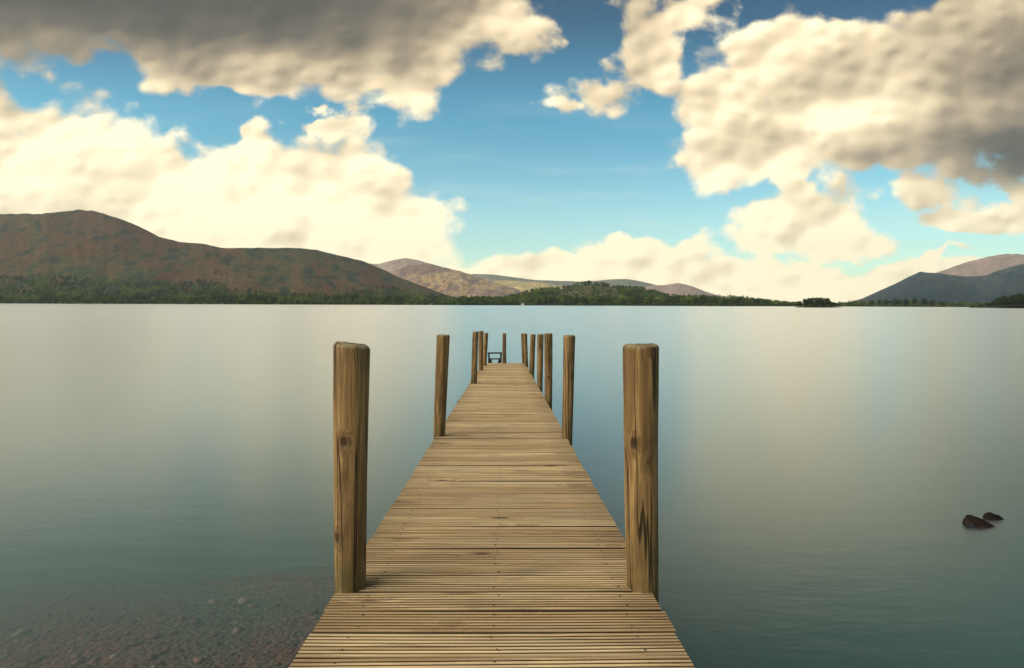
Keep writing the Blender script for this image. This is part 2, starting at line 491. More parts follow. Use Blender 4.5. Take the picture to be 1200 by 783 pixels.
# ------------------------------------------------------------------ lake bed, water
def mat_bed():
    m, k, out = material('pebbly_lake_bed')
    c = coords(k)
    d1 = k.n('ShaderNodeTexVoronoi'); k.put(d1.inputs['Vector'], c); d1.inputs['Scale'].default_value = 26
    d2 = k.n('ShaderNodeTexVoronoi'); k.put(d2.inputs['Vector'], c); d2.inputs['Scale'].default_value = 60
    cr = k.sep(d1.outputs['Color'])[0]
    big = k.noise(c, 0.55, 5, 0.6)
    a = k.mix(cr, (.046, .012, .007), (.150, .042, .024))
    a = k.mix(k.rng(k.sep(d2.outputs['Color'])[1], 0.86, 0.97), a, (.13, .10, .08))
    a = k.mix(k.rng(big, 0.42, 0.62), a, (.055, .060, .040))
    a = k.mix(k.math('MULTIPLY', k.rng(k.noise(k.mapping(c, loc=(7, 3, 0)), 0.4, 4, 0.6), 0.5, 0.66), 0.6), a, (.11, .045, .030))
    h = k.math('ADD', k.math('MULTIPLY', d1.outputs['Distance'], -1.0), k.math('MULTIPLY', d2.outputs['Distance'], -0.3))
    principled(k, out, a, 0.8, 0.3, k.bump(h, 0.8, 0.03))
    return m
M_bed = mat_bed()

def bed_z(x, y):
    d = 0.03 + 0.115 * (y - 3.0) + 0.42 * max(0.0, x + 0.35) * min(1, max(0, (y + 1) / 3)) + 0.07 * max(0, -x - 2.2)
    if y > 5.2: d += 0.25 * (y - 5.2)
    d += 0.06 * fbm(x * 0.5, y * 0.5, 1.0, 4) * min(1, max(0.2, d))
    lim = 5.0
    d = d if d < 2.5 else 2.5 + (lim - 2.5) * (1 - math.exp(-(d - 2.5) / (lim - 2.5)))
    return max(-1.6, -d) if -d < 1.6 else 1.6

def axis(lo, hi, step, far_lo, far_hi):
    a = []
    x = lo
    while x <= hi: a.append(x); x += step
    s = step; y = a[-1]
    while y < far_hi: s *= 1.35; y = min(far_hi, y + s); a.append(y)
    s = step; y = a[0]; pre = []
    while y > far_lo: s *= 1.35; y = max(far_lo, y - s); pre.append(y)
    return pre[::-1] + a
xs = axis(-9, 10, 0.12, -8900, 8900)
ys = axis(-4, 16, 0.12, -800, 9200)
V, Fc = [], []
for y in ys:
    for x in xs:
        V.append((x, y, bed_z(x, y)))
nx = len(xs)
for j in range(len(ys) - 1):
    for i in range(nx - 1):
        a = j * nx + i
        Fc.append((a, a + 1, a + nx + 1, a + nx))
bed = mesh_obj('lake_bed', V, Fc, M_bed, smooth=True)
tag(bed, 'brown pebbly lake bed shelving away under the clear shallow water', 'lake bed', kind='structure')

# loose stones lying on the bed near the shore
V, Fc = [], []
bm = bmesh.new(); bmesh.ops.create_icosphere(bm, subdivisions=1, radius=1.0)
ico_v = [v.co.copy() for v in bm.verts]; ico_f = [tuple(v.index for v in f.verts) for f in bm.faces]; bm.free()
tints = []
for i in range(8000):
    x = rng.uniform(-5.0, 3.0); y = rng.uniform(1.4, 7.5) if rng.random() < .75 else rng.uniform(1.4, 4.5)
    s = min(0.05, 0.0095 * math.exp(rng.gauss(0.2, 0.48)))
    M3 = Matrix.Rotation(rng.uniform(0, 6.28), 3, 'Z') @ Matrix.Rotation(rng.uniform(-.4, .4), 3, 'X') @ Matrix.Diagonal((s * rng.uniform(.8, 1.5), s * rng.uniform(.7, 1.1), s * rng.uniform(.35, .7)))
    z = bed_z(x, y) + s * .2
    b0 = len(V)
    t = rng.random()
    for v in ico_v:
        q = M3 @ (v * (1 + 0.18 * rng.uniform(-1, 1)))
        V.append((x + q.x, y + q.y, z + q.z)); tints.append(t)
    Fc += [tuple(b0 + q for q in f) for f in ico_f]
m, k2, o2 = material('pebbles')
t_ = k2.attr('tint')
principled(k2, o2, k2.mix(k2.rng(t_, .85, .97), k2.mix(t_, (.036, .011, .007), (.13, .045, .028)), (.17, .13, .10)), 0.6, 0.4)
o = mesh_obj('pebbles', V, Fc, m, smooth=True, attrs={'tint': tints})
tag(o, 'brown and grey pebbles lying under the shallow water beside the jetty', 'pebbles', kind='stuff')

def mat_water():
    m, k, out = material('lake_water')
    c = coords(k)
    # long soft streaks left by the moving surface
    a = k.noise(k.mapping(c, rot=(0, 0, R(14)), scale=(0.9, 3.4, 1)), 1.0, 4, 0.55)
    b = k.noise(k.mapping(c, rot=(0, 0, R(-9)), scale=(0.10, 0.45, 1)), 1.0, 4, 0.6)
    f = k.noise(k.mapping(c, rot=(0, 0, R(18)), scale=(4.5, 17, 1)), 1.0, 3, 0.6)
    h = k.math('ADD', k.math('MULTIPLY', a, 0.0036), k.math('ADD', k.math('MULTIPLY', b, 0.007), k.math('MULTIPLY', f, 0.0019)))
    nrm = k.bump(h, 1.0, 1.0)
    gl = k.n('ShaderNodeBsdfGlossy', distribution='MULTI_GGX')
    k.put(gl.inputs['Color'], (1, 1, 1)); k.put(gl.inputs['Roughness'], 0.26); k.put(gl.inputs['Normal'], nrm)
    tr = k.n('ShaderNodeBsdfTransparent')
    geo = k.n('ShaderNodeNewGeometry')
    cs = k.math('ABSOLUTE', k.vmath('DOT_PRODUCT', geo.outputs['Normal'], geo.outputs['Incoming'], out=1))
    fr = k.math('MULTIPLY_ADD', k.math('POWER', k.math('SUBTRACT', 1.0, cs), 3.5), 0.98, 0.015)
    mx = k.n('ShaderNodeMixShader')
    k.l(fr, mx.inputs[0]); k.l(tr.outputs[0], mx.inputs[1]); k.l(gl.outputs[0], mx.inputs[2])
    k.l(mx.outputs[0], out.inputs['Surface'])
    pv = k.n('ShaderNodeVolumePrincipled')
    ab = k.n('ShaderNodeVolumeAbsorption'); k.put(ab.inputs['Color'], (.20, .36, .36)); ab.inputs['Density'].default_value = 1.0
    sc = k.n('ShaderNodeVolumeScatter'); k.put(sc.inputs['Color'], (.40, .95, .86)); sc.inputs['Density'].default_value = 0.23
    ad = k.n('ShaderNodeAddShader')
    k.l(ab.outputs[0], ad.inputs[0]); k.l(sc.outputs[0], ad.inputs[1])
    k.l(ad.outputs[0], out.inputs['Volume'])
    m.node_tree.nodes.remove(pv)
    return m
M_water = mat_water()
v, f = box_vf((0, 4100, -2.8), 17600, 9800, 5.6)
lake = mesh_obj('lake_water', v, f, M_water)
tag(lake, 'still grey green lake water with a soft blue sheen down the middle', 'water', kind='structure')

# ------------------------------------------------------------------ hills
def hill(name, prof, d_ridge, d_front, mat, label, front_pow=1.0, rough=0.12, back=0.5, step=3.0, rows=34, seed=0.0, spur=3.0, ridge_wob=0.06):
    pts = [uv(a, b) for a, b in prof]
    u0, u1 = pts[0][0], pts[-1][0]
    n = max(8, int((u1 - u0) * F / step))
    nb = 10
    def point(u, t):
        vr = interp(pts, u) if not callable(prof) else prof(u)
        Dr = d_ridge * (1 + ridge_wob * fbm(u * 4.0, seed, 2.0, 3))
        hr = max(0.0, CAM_Z + vr * Dr)
        hr += hr * 0.010 * fbm(u * 60, seed, 5.0, 3)
        df = d_front(u) if callable(d_front) else d_front
        if t <= 1:
            Y = df + (Dr - df) * t
            s = t ** front_pow
            nse = fbm(u * spur * 3, t * 0.8 + seed, seed, 4) * 0.7 + abs(fbm(u * spur * 5, t * 0.9, seed + 3, 4)) * -0.45
            z = hr * (s + rough * nse * math.sin(math.pi * min(1, t)) ** 0.8)
            # keep the slope under the skyline of the ridge
            z = min(z, (CAM_Z + vr * Y * 0.985) if t < 0.97 else z) if vr > 0.004 else z
            z = max(z, -3 + 3.6 * min(1, t * 12))
        else:
            Y = Dr + (t - 1) * d_ridge * back
            z = hr * math.cos(min(1, (t - 1)) * math.pi / 2) ** 1.2
        if t <= 0.0: z = -3.0
        return Vector((u * Y, Y, z))
    V, Fc = [], []
    ts = [i / rows for i in range(rows + 1)] + [1 + (i + 1) / nb for i in range(nb)]
    for t in ts:
        for i in range(n + 1):
            V.append(point(u0 + (u1 - u0) * i / n, t))
    w = n + 1
    for j in range(len(ts) - 1):
        for i in range(n):
            a = j * w + i
            Fc.append((a, a + 1, a + w + 1, a + w))
    o = mesh_obj(name, V, Fc, mat, smooth=True)
    tag(o, label, 'hill', kind='structure')
    return point, u0, u1

fellA = hill('brown_fell', [(-420, 300), (-250, 268), (-120, 252), (0, 250.5), (50, 250.5), (75, 247.5), (95, 246), (110, 247), (130, 253), (160, 264), (185, 277), (210, 283.5),
             (235, 285.5), (265, 291), (300, 290.5), (335, 290.5), (350, 291), (370, 292.5), (400, 300), (425, 306), (445, 314), (470, 326), (490, 333), (510, 341), (535, 349), (560, 356)],
             2500, lambda u: 1000 + 60 * fbm(u * 6, 3.0, 0, 3), M_fell, 'long brown fell with bracken slopes across the lake on the left', 2.1, 0.055, 0.6, 2.5, 70, 1.3, 3.0)
hill('distant_peak', [(400, 318), (430, 309), (445, 309), (460, 305), (475, 302.5), (490, 305), (500, 308), (530, 316), (570, 326), (600, 336), (640, 350)], 6200, 4600, M_farpink,
     'pale peak far behind the brown fell', 1.0, 0.10, 0.3, 2.5, 24, 2.1)
hill('heather_hill', [(440, 328), (455, 320), (465, 315.5), (480, 311), (500, 309.5), (515, 312), (540, 318), (560, 325), (580, 331), (600, 337), (625, 345), (650, 354)], 4200, 3000, M_purple,
     'purple brown rounded hill with tan lower slopes beyond the left shore', 1.0, 0.16, 0.25, 2.0, 34, 5.1, 4.0)
hill('sunlit_ridge', [(545, 340), (570, 331), (590, 328.5), (620, 330), (640, 332), (655, 334.5), (675, 340), (700, 350)], 5200, 4000, M_sunny,
     'sunlit straw coloured ridge in the middle distance', 1.0, 0.10, 0.2, 2.0, 24, 7.7, 4.0)
hill('far_ridge', [(520, 326), (555, 321), (580, 322), (600, 324.5), (625, 328), (650, 329), (680, 330), (700, 329), (715, 327.5), (735, 327), (750, 329.5), (765, 333), (790, 340), (820, 348), (850, 355)], 7600, 6200, M_far,
     'long grey blue ridge farthest away over the lake', 1.0, 0.08, 0.15, 2.0, 24, 9.2, 4.0)
hill('far_scree_hill', [(720, 348), (745, 338), (765, 334.5), (780, 334), (795, 331.5), (810, 335), (825, 341), (840, 346), (860, 353)], 6000, 5000, M_farpink,
     'small pinkish hill right of the wooded knoll', 1.0, 0.10, 0.2, 2.0, 24, 11.4, 5.0)
knoll = hill('wooded_knoll', [(570, 354), (595, 349), (610, 345), (625, 341), (640, 340), (655, 339.5), (668, 337), (682, 333), (692, 332), (705, 334), (716, 336), (735, 338), (750, 339), (765, 342), (778, 346), (800, 350), (850, 353), (930, 356)], 1700, 1120, M_wooded,
     'green wooded knoll behind the lakeside trees in the middle', 0.9, 0.12, 0.3, 2.0, 30, 13.0, 5.0)
hill('slate_mountain', [(960, 357), (995, 354), (1010, 350), (1030, 341), (1050, 332), (1065, 324.5), (1078, 318.5), (1090, 319.5), (1110, 321.5), (1125, 323.5), (1140, 324), (1155, 323), (1170, 317), (1185, 312.5), (1200, 309), (1260, 296), (1340, 290), (1450, 310), (1600, 330)], 3800, 2100, M_blue,
     'blue grey mountain with a notched ridge on the right', 1.1, 0.15, 0.25, 2.5, 44, 15.6, 4.0)
hill('pink_summit', [(1060, 340), (1095, 320.5), (1115, 313.5), (1135, 306.5), (1150, 303), (1165, 299.5), (1180, 297.5), (1200, 298), (1240, 305), (1300, 315), (1380, 330)], 5600, 4600, M_farpink,
     'bare pinkish summit behind the blue grey mountain', 1.0, 0.12, 0.2, 2.0, 30, 17.9, 5.0)
# low land that carries the lakeside woods, and the ground beyond
def shore_d(u):
    return 1010 + 35 * fbm(u * 9, 4.4, 0, 3)
V, Fc = [], []
us = [-1.6 + i * 3.2 / 420 for i in range(421)]
rowsd = [0, 6, 15, 40, 90, 160, 260, 420, 700, 1200, 2200, 4000, 7000]
for j, dd in enumerate(rowsd):
    for u in us:
        Y = shore_d(u) + dd
        z = (-3, 0.5, 1.2, 2.0, 3, 4, 5, 6, 6, 6, 7, 8, 8)[j]
        V.append((u * Y, Y, z + (0.4 * fbm(u * 30, dd * .02, 0, 3) if j else 0)))
w = len(us)
for j in range(len(rowsd) - 1):
    for i in range(w - 1):
        a = j * w + i
        Fc.append((a, a + 1, a + w + 1, a + w))
o = mesh_obj('far_shore', V, Fc, M_bank, smooth=True)
tag(o, 'low grassy far shore under the lakeside woods', 'shore', kind='structure')

# ------------------------------------------------------------------ trees
def crown_broad(h, w, n, ls, r, low=.38):
    """leaf-clump quads through the volume of several uneven lobes; returns quads as 4 vectors"""
    lobes = []
    for i in range(r.randint(5, 8)):
        a = r.uniform(0, 6.28); rr = w * 0.5 * r.uniform(0.1, 0.62)
        lobes.append((Vector((math.cos(a) * rr, math.sin(a) * rr, h * r.uniform(low, 0.82))), w * r.uniform(0.17, 0.30), h * r.uniform(0.12, 0.20)))
    lobes.append((Vector((0, 0, h * 0.80)), w * 0.24, h * 0.19))
    q = []
    for i in range(n):
        c, rw, rh = r.choice(lobes)
        while True:
            p = Vector((r.uniform(-1, 1), r.uniform(-1, 1), r.uniform(-1, 1)))
            if 0.25 < p.length < 1: break
        pos = c + Vector((p.x * rw, p.y * rw, p.z * rh))
        q.append(leafquad(pos, p, ls * r.uniform(.6, 1.3), r))
    return q

def leafquad(pos, nrm, s, r):
    nrm = (nrm.normalized() + Vector((r.uniform(-1, 1), r.uniform(-1, 1), r.uniform(-.6, 1))) * 0.8).normalized()
    t = nrm.orthogonal().normalized()
    t = Matrix.Rotation(r.uniform(0, 6.28), 3, nrm) @ t
    b = nrm.cross(t)
    return [pos + t * s * .5, pos + b * s * .34, pos - t * s * .5, pos - b * s * .34]

def crown_conifer(h, w, n, ls, r):
    q = []
    tiers = max(6, int(h / 1.1))
    for i in range(n):
        t = (r.randint(0, tiers - 1) + r.uniform(0, .55)) / tiers
        t = 0.12 + 0.88 * t
        rad = w * .5 * (1 - t) ** 0.85 * r.uniform(.55, 1.12) + 0.08
        a = r.uniform(0, 6.28)
        rr = rad * math.sqrt(r.uniform(.08, 1))
        pos = Vector((math.cos(a) * rr, math.sin(a) * rr, h * t - rr * .28))
        q.append(leafquad(pos, Vector((math.cos(a), math.sin(a), .7)), ls * r.uniform(.6, 1.2) * (1.15 - .6 * t), r))
    return q

def tube(a, b, r0, r1, n=6):
    a, b = Vector(a), Vector(b)
    ax = (b - a).normalized(); t = ax.orthogonal().normalized(); bb = ax.cross(t)
    V = []
    for c, rr in ((a, r0), (b, r1)):
        for i in range(n):
            th = 6.28318 * i / n
            V.append(c + (t * math.cos(th) + bb * math.sin(th)) * rr)
    Fc = [(i, (i + 1) % n, n + (i + 1) % n, n + i) for i in range(n)] + [tuple(range(n))[::-1], tuple(range(n, 2 * n))]
    return V, Fc

def quads_vf(qs):
    V, Fc = [], []
    for q in qs:
        b = len(V); V += q; Fc.append((b, b + 1, b + 2, b + 3))
    return V, Fc

def trunk_vf(kind, h, w, r):
    V, Fc = tube((0, 0, -0.4), (0, 0, h * (.9 if kind == 'conifer' else .55)), h * .022 + .06, h * .006 + .02, 7)
    if kind != 'conifer':
        for i in range(5):
            a = r.uniform(0, 6.28); z = h * r.uniform(.22, .45)
            v, f = tube((0, 0, z), (math.cos(a) * w * .3, math.sin(a) * w * .3, z + h * r.uniform(.15, .32)), h * .010 + .02, .02, 5)
            b = len(V); V += v; Fc += [tuple(b + q for q in ff) for ff in f]
    return V, Fc

# prototypes: crown and trunk meshes at unit size of 10 m, reused by scale
def proto(kind, seed, n, ls, mat, w):
    r = random.Random(seed)
    qs = crown_conifer(10, w, n, ls, r) if kind == 'conifer' else crown_broad(10, w, n, ls, r)
    V, Fc = quads_vf(qs)
    cm = bpy.data.meshes.new('crown'); cm.from_pydata(V, [], Fc); cm.update(); cm.materials.append(mat)
    a = cm.attributes.new('tint', 'FLOAT', 'POINT'); a.data.foreach_set('value', [rng.uniform(0, .12)] * len(V))
    V, Fc = trunk_vf(kind, 10, w, r)
    tm = bpy.data.meshes.new('trunk'); tm.from_pydata(V, [], Fc); tm.update(); tm.materials.append(M_bark)
    return cm, tm
P_broad = [proto('broad', 100 + i, 620, 0.95, M_leaf, 9.0) for i in range(5)]
P_dark = [proto('broad', 200 + i, 760, 0.85, M_leafdark, 9.5) for i in range(5)]
P_con = [proto('conifer', 300 + i, 520, 0.95, M_needle, 4.2) for i in range(4)]

def plant(name, protos, pos, h, wide, label, group, cat='tree'):
    cm, tm = rng.choice(protos)
    root = empty(name, pos)
    root.rotation_euler = (0, 0, rng.uniform(0, 6.28))
    root.scale = (h / 10 * wide, h / 10 * wide, h / 10)
    for nm, me in (('crown', cm), ('trunk', tm)):
        c = bpy.data.objects.new(nm, me); COL.objects.link(c); c.parent = root
    tag(root, label, cat, group)
    return root

# small-tree clusters merged into one wood
class Wood:
    def __init__(self): self.V, self.F, self.T = [], [], []
    def add(self, kind, pos, h, w, n, ls, tint, low=.28):
        qs = crown_conifer(h, w, n, ls, rng) if kind == 'conifer' else crown_broad(h, w, n, ls, rng, low)
        for q in qs:
            b = len(self.V)
            self.V += [pos + v for v in q]
            self.T += [tint] * 4
            self.F.append((b, b + 1, b + 2, b + 3))
        tv, tf = tube(pos + Vector((0, 0, -.5)), pos + Vector((0, 0, h * .6)), .3, .12, 4)
        b = len(self.V); self.V += tv; self.T += [tint * .3] * len(tv); self.F += [tuple(b + q for q in f) for f in tf]
    def done(self, name, mat, label):
        o = mesh_obj(name, self.V, self.F, mat, attrs={'tint': self.T})
        return tag(o, label, 'wood', kind='stuff')

# left lakeside wood climbing the fell
woodtop = [(-420, 330), (0, 321), (60, 320), (90, 324), (130, 326), (200, 328), (245, 327), (270, 334), (290, 340), (330, 341), (365, 342), (400, 341), (420, 338), (445, 334), (475, 336), (505, 340), (540, 345), (580, 349)]
ptA, ua, ub = fellA
Wl = Wood()
cnt = 0
tries = 0
while cnt < 3600 and tries < 160000:
    tries += 1
    u = rng.uniform(ua, ub); t = rng.uniform(0.0, 0.68) ** 1.0
    P = ptA(u, t)
    if P.z < 0.6: 
        if t > 0.02: continue
        P.z = 0.8
    px, py = proj(*P)
    hgt = rng.uniform(9, 16)
    top = interp(woodtop, px) + 1.5 * fbm(px * .05, 2, 0, 2)
    if py - hgt * .9 / P.y * F < top: continue
    con = rng.random() < (0.12 if px < 280 else 0.22)
    if px < -160 and rng.random() < .6: continue
    tint = min(0.99, max(0, 0.30 + 1.1 * fbm(px * .03, py * .10, 7, 3) + rng.uniform(-.2, .3)))
    if con: Wl.add('conifer', P, hgt * 1.15, 5.0, 45, 2.6, tint * .2)
    else: Wl.add('broad', P, hgt, rng.uniform(9, 14), 52, 2.8, tint)
    cnt += 1
# shore fringe
for i in range(420):
    px = rng.uniform(-300, 600)
    u, _ = uv(px, 356); Y = 1012 + 35 * fbm(u * 9, 4.4, 0, 3) + rng.uniform(4, 50)
    hgt = rng.uniform(6, 13)
    Wl.add('broad', Vector((u * Y, Y, 1.0)), hgt, rng.uniform(8, 13), 60, 2.3, rng.uniform(.1, .8))
for i in range(700):
    px = rng.uniform(-300, 620); u, _ = uv(px, 356)
    Y = min(shore_d(u), 1000 + 60 * fbm(u * 6, 3.0, 0, 3)) + rng.uniform(1, 9)
    Wl.add('broad', Vector((u * Y, Y, .0)), rng.uniform(4, 7), rng.uniform(6, 11), 40, 2.0, rng.uniform(.0, .6), .12)
Wl.done('left_wood', M_wood, 'green mixed wood along the far left shore below the brown fell')

# middle wood: low belt from the left shore to the thin spit
midtop = [(545, 346), (600, 348), (660, 347), (700, 345.5), (760, 347), (800, 345), (830, 345), (860, 346), (885, 348), (905, 351.5), (925, 354)]
Wm = Wood()
for i in range(820):
    px = rng.uniform(540, 935)
    u, _ = uv(px, 356); Y = shore_d(u) + rng.uniform(6, 110)
    top = interp(midtop, px)
    _, vt = uv(px, top)
    hmax = CAM_Z + vt * Y - 1.0
    hgt = max(2.5, min(hmax * rng.uniform(.62, 1.02), 22))
    con = rng.random() < .08
    tint = min(.99, max(0, .3 + .9 * fbm(px * .05, 5, 1, 3) + rng.uniform(-.2, .35)))
    z = 0.8 + (Y - shore_d(u)) * .02
    if con: Wm.add('conifer', Vector((u * Y, Y, z)), hgt * 1.05, 4.5, 60, 2.2, tint * .2)
    else: Wm.add('broad', Vector((u * Y, Y, z)), hgt, rng.uniform(10, 16), 90, 2.1, tint)
ptK, ka, kb = knoll
for i in range(1500):
    u = rng.uniform(ka, kb - .12); t = rng.uniform(.1, 1.0)
    P = ptK(u, t)
    px, py = proj(*P)
    # a bare brown flank on the left of the knoll
    if 655 < px < 725 and t < .86 and rng.random() < .86: continue
    if px > 780 and t > .5 and rng.random() < .5: continue
    hgt = rng.uniform(6, 11)
    if rng.random() < .18: Wm.add('conifer', P, hgt * 1.1, 4, 50, 2.4, .1)
    else: Wm.add('broad', P, hgt, rng.uniform(9, 14), 55, 2.4, max(0, min(.9, .3 + .8 * fbm(px * .06, py * .2, 4, 3) + rng.uniform(-.15, .2))))
for i in range(420):
    px = rng.uniform(540, 935); u, _ = uv(px, 356); Y = shore_d(u) + rng.uniform(1, 9)
    Wm.add('broad', Vector((u * Y, Y, .0)), rng.uniform(3.5, 6), rng.uniform(6, 10), 40, 1.9, rng.uniform(.0, .6), .12)
Wm.done('middle_wood', M_wood, 'low green wood on the far shore and knoll in the middle')

# right far shore belt
Wr = Wood()
righttop = [(930, 354.5), (990, 353), (1020, 350.5), (1060, 351), (1130, 353), (1200, 355), (1400, 350)]
for i in range(420):
    px = rng.uniform(930, 1420)
    u, _ = uv(px, 356); Y = shore_d(u) + rng.uniform(6, 130)
    _, vt = uv(px, interp(righttop, px))
    hgt = max(2.5, (CAM_Z + vt * Y - 1.0) * rng.uniform(.55, 1.05))
    con = rng.random() < .25
    P = Vector((u * Y, Y, .9))
    if con: Wr.add('conifer', P, hgt * 1.2, 4, 55, 2.0, .1)
    else: Wr.add('broad', P, hgt, rng.uniform(8, 14), 60, 2.2, rng.uniform(.1, .8))
for i in range(420):
    px = rng.uniform(925, 1420); u, _ = uv(px, 356); Y = shore_d(u) + rng.uniform(1, 9)
    Wr.add('broad', Vector((u * Y, Y, .0)), rng.uniform(3, 5), rng.uniform(6, 10), 40, 1.9, rng.uniform(.0, .6), .12)
Wr.done('right_wood', M_wood, 'thin green wood along the far shore left of the dark headland')

# single trees that stand out
for px, top, h in [(82, 319, 22), (88, 321, 18), (234, 324, 24), (239, 325, 21), (64, 321, 18), (293, 336, 22), (300, 338, 20), (333, 338, 22), (345, 341, 17), (362, 341, 18), (397, 338, 18), (120, 327, 15), (150, 331, 14)]:
    # stand where the top reaches the right height
    best = None
    for i in range(200):
        t = .002 + .7 * i / 200
        u, _ = uv(px, 340)
        P = ptA(u, t)
        if P.z < .6: P.z = .8
        e_ = abs(proj(P.x, P.y, P.z + h)[1] - top)
        if best is None or e_ < best[0]: best = (e_, P)
    plant('conifer_tree', P_con, best[1], h, 1.15, 'dark pointed conifer rising above the left lakeside wood', 'conifers above the left wood')
for px, top in [(552, 345), (566, 346), (640, 346), (668, 345), (676, 344), (688, 346), (722, 345), (748, 345), (802, 344), (808, 343.5), (816, 344.5), (838, 345), (848, 346), (870, 347)]:
    u, v = uv(px, top); Y = shore_d(u) + 14
    plant('conifer_tree', P_con, Vector((u * Y, Y, .8)), CAM_Z + v * Y - .8, 1.2, 'dark pointed conifer in the lakeside wood in the middle', 'conifers in the middle wood')
for px, top in [(560, 347), (585, 350), (602, 350), (628, 351), (660, 347.5), (683, 347), (700, 346.5), (712, 347), (730, 348), (742, 347), (758, 348), (772, 350), (790, 349), (826, 347), (858, 348), (880, 350), (893, 351), (905, 353), (915, 354.2)]:
    u, v = uv(px, top); Y = shore_d(u) + 8
    plant('broadleaf_tree', P_broad, Vector((u * Y, Y, .8)), CAM_Z + v * Y - .8, 1.05, 'round green tree at the water edge in the middle of the far shore', 'waterside trees in the middle')
for px, top, wide in [(1022, 352, 1.3), (1030, 351, 1.2), (1040, 351.5, 1.3), (1052, 351, 1.3), (1062, 350.5, 1.3), (1072, 349.5, 1.2), (1083, 350, 1.3), (1093, 351.5, 1.4), (1104, 353, 1.4)]:
    u, v = uv(px, top); Y = shore_d(u) - 2 + 12
    plant('broadleaf_tree', P_dark, Vector((u * Y, Y, .6)), CAM_Z + v * Y - .6, wide, 'bushy dark tree on the far shore between island and headland', 'trees between island and headland')
for px, top in [(1038, 349), (1048, 348.5), (1071, 346.5), (1082, 348), (1060, 349.5)]:
    u, v = uv(px, top); Y = shore_d(u) + 14
    plant('conifer_tree', P_con, Vector((u * Y, Y, .6)), CAM_Z + v * Y - .6, 1.2, 'pointed conifer on the far shore between island and headland', 'conifers between island and headland')

# the little island
def mound(name, px0, px1, Y, depth, hmax, label, seed, cat):
    x0 = uv(px0, 360)[0] * Y; x1 = uv(px1, 360)[0] * Y
    cx, rx = (x0 + x1) / 2, (x1 - x0) / 2
    V, Fc = [], []
    nr, na = 12, 40
    V.append((cx, Y, hmax))
    for i in range(1, nr + 1):
        for j in range(na):
            a = 6.28318 * j / na; rr = i / nr
            k_ = 1 + .12 * fbm(math.cos(a) * 2, math.sin(a) * 2, seed, 3)
            z = hmax * (1 - rr ** 2.2) - (2.5 * max(0, rr - .86) / .14) + .2 * fbm(math.cos(a) * rr * 5, math.sin(a) * rr * 5, seed, 3)
            V.append((cx + rx * rr * math.cos(a) * k_ * 1.06, Y + depth * rr * math.sin(a) * k_, z))
    for j in range(na):
        Fc.append((0, 1 + j, 1 + (j + 1) % na))
    for i in range(nr - 1):
        for j in range(na):
            a = 1 + i * na + j; b = 1 + i * na + (j + 1) % na
            Fc.append((a, a + na, b + na, b))
    return tag(mesh_obj(name, V, Fc, M_floor, smooth=True), label, cat, kind='structure')
YI = 560.0
mound('island', 929, 987, YI, 16, 1.2, 'small low island with dark trees near the right of the lake', 3.0, 'island')
for px, top, wide, oy in [(934, 355.5, 1.3, 0), (938, 352.5, 1.1, 3), (943, 349.5, 1.0, -2), (948, 348.8, .95, 5), (953, 348.3, .95, 0), (957, 348, .95, -4), (962, 348, .9, 3), (966, 348.8, .85, -1), (970, 349, .75, 2), (973, 352.5, 1.0, -3),
                          (977, 354, 1.2, 2), (981, 356, 1.4, 0), (945, 354, 1.2, -7), (955, 354, 1.3, -8), (964, 354.5, 1.3, -8), (937, 356, 1.5, -6), (973, 356, 1.5, -7), (949, 351.5, 1.3, -5), (959, 351, 1.3, -6), (967, 351.5, 1.2, -5), (953, 356, 1.7, -10), (963, 356.5, 1.7, -10), (945, 357, 1.8, -9)]:
    u, v = uv(px, top); Y = YI + oy
    plant('broadleaf_tree', P_dark, Vector((u * Y, Y, .5)), CAM_Z + v * Y - .5, wide, 'dark rounded tree on the small island', 'trees on the small island')

# dark headland at the right edge
YH2 = 620.0
mound('headland', 1136, 1420, YH2, 60, 4.0, 'dark low headland at the right edge of the lake', 8.0, 'headland')
hl = [(1136, 359), (1145, 357), (1155, 354.5), (1165, 351), (1172, 348), (1180, 345.5), (1190, 344), (1200, 342), (1240, 338), (1300, 338), (1380, 346)]
for i in range(170):
    px = rng.uniform(1136, 1215) if i < 132 else rng.uniform(1205, 1390)
    top = interp(hl, px) + rng.uniform(0, 9)
    Y = YH2 + rng.uniform(-40, 10) * min(1, (px - 1132) / 40)
    u, v = uv(px, top)
    z = .3 + min(2.2, (px - 1136) * .05)
    h = CAM_Z + v * Y - z
    if h < 1.4: continue
    if rng.random() < .35 and px > 1160:
        plant('conifer_tree', P_con, Vector((u * Y, Y, z)), h * 1.12, 1.0, 'tall dark conifer on the headland at the right edge', 'conifers on the right headland')
    else:
        plant('broadleaf_tree', P_dark, Vector((u * Y, Y, z)), h, min(1.9, 5.5 / h + .75), 'dense dark tree on the headland at the right edge', 'trees on the right headland')

# thorn bushes in a field corner on the fell
for px, py in [(359, 326), (363, 329), (366, 325.5), (370, 325), (374, 326), (378, 325), (382, 326.5), (386, 327), (390, 326), (394, 328), (361, 333), (388, 332), (384, 335), (252, 321), (258, 322), (266, 322.5), (292, 325)]:
    best = None
    for i in range(200):
        P = ptA(uv(px, py)[0], .05 + .9 * i / 200)
        e_ = abs(proj(P.x, P.y, P.z)[1] - py)
        if best is None or e_ < best[0]: best = (e_, P)
    plant('thorn_bush', P_dark, best[1] - Vector((0, 0, 1.0)), rng.uniform(5.5, 8), 1.5, 'dark rounded thorn bush on the open brown fell above the wood', 'thorn bushes on the fell', 'bush')

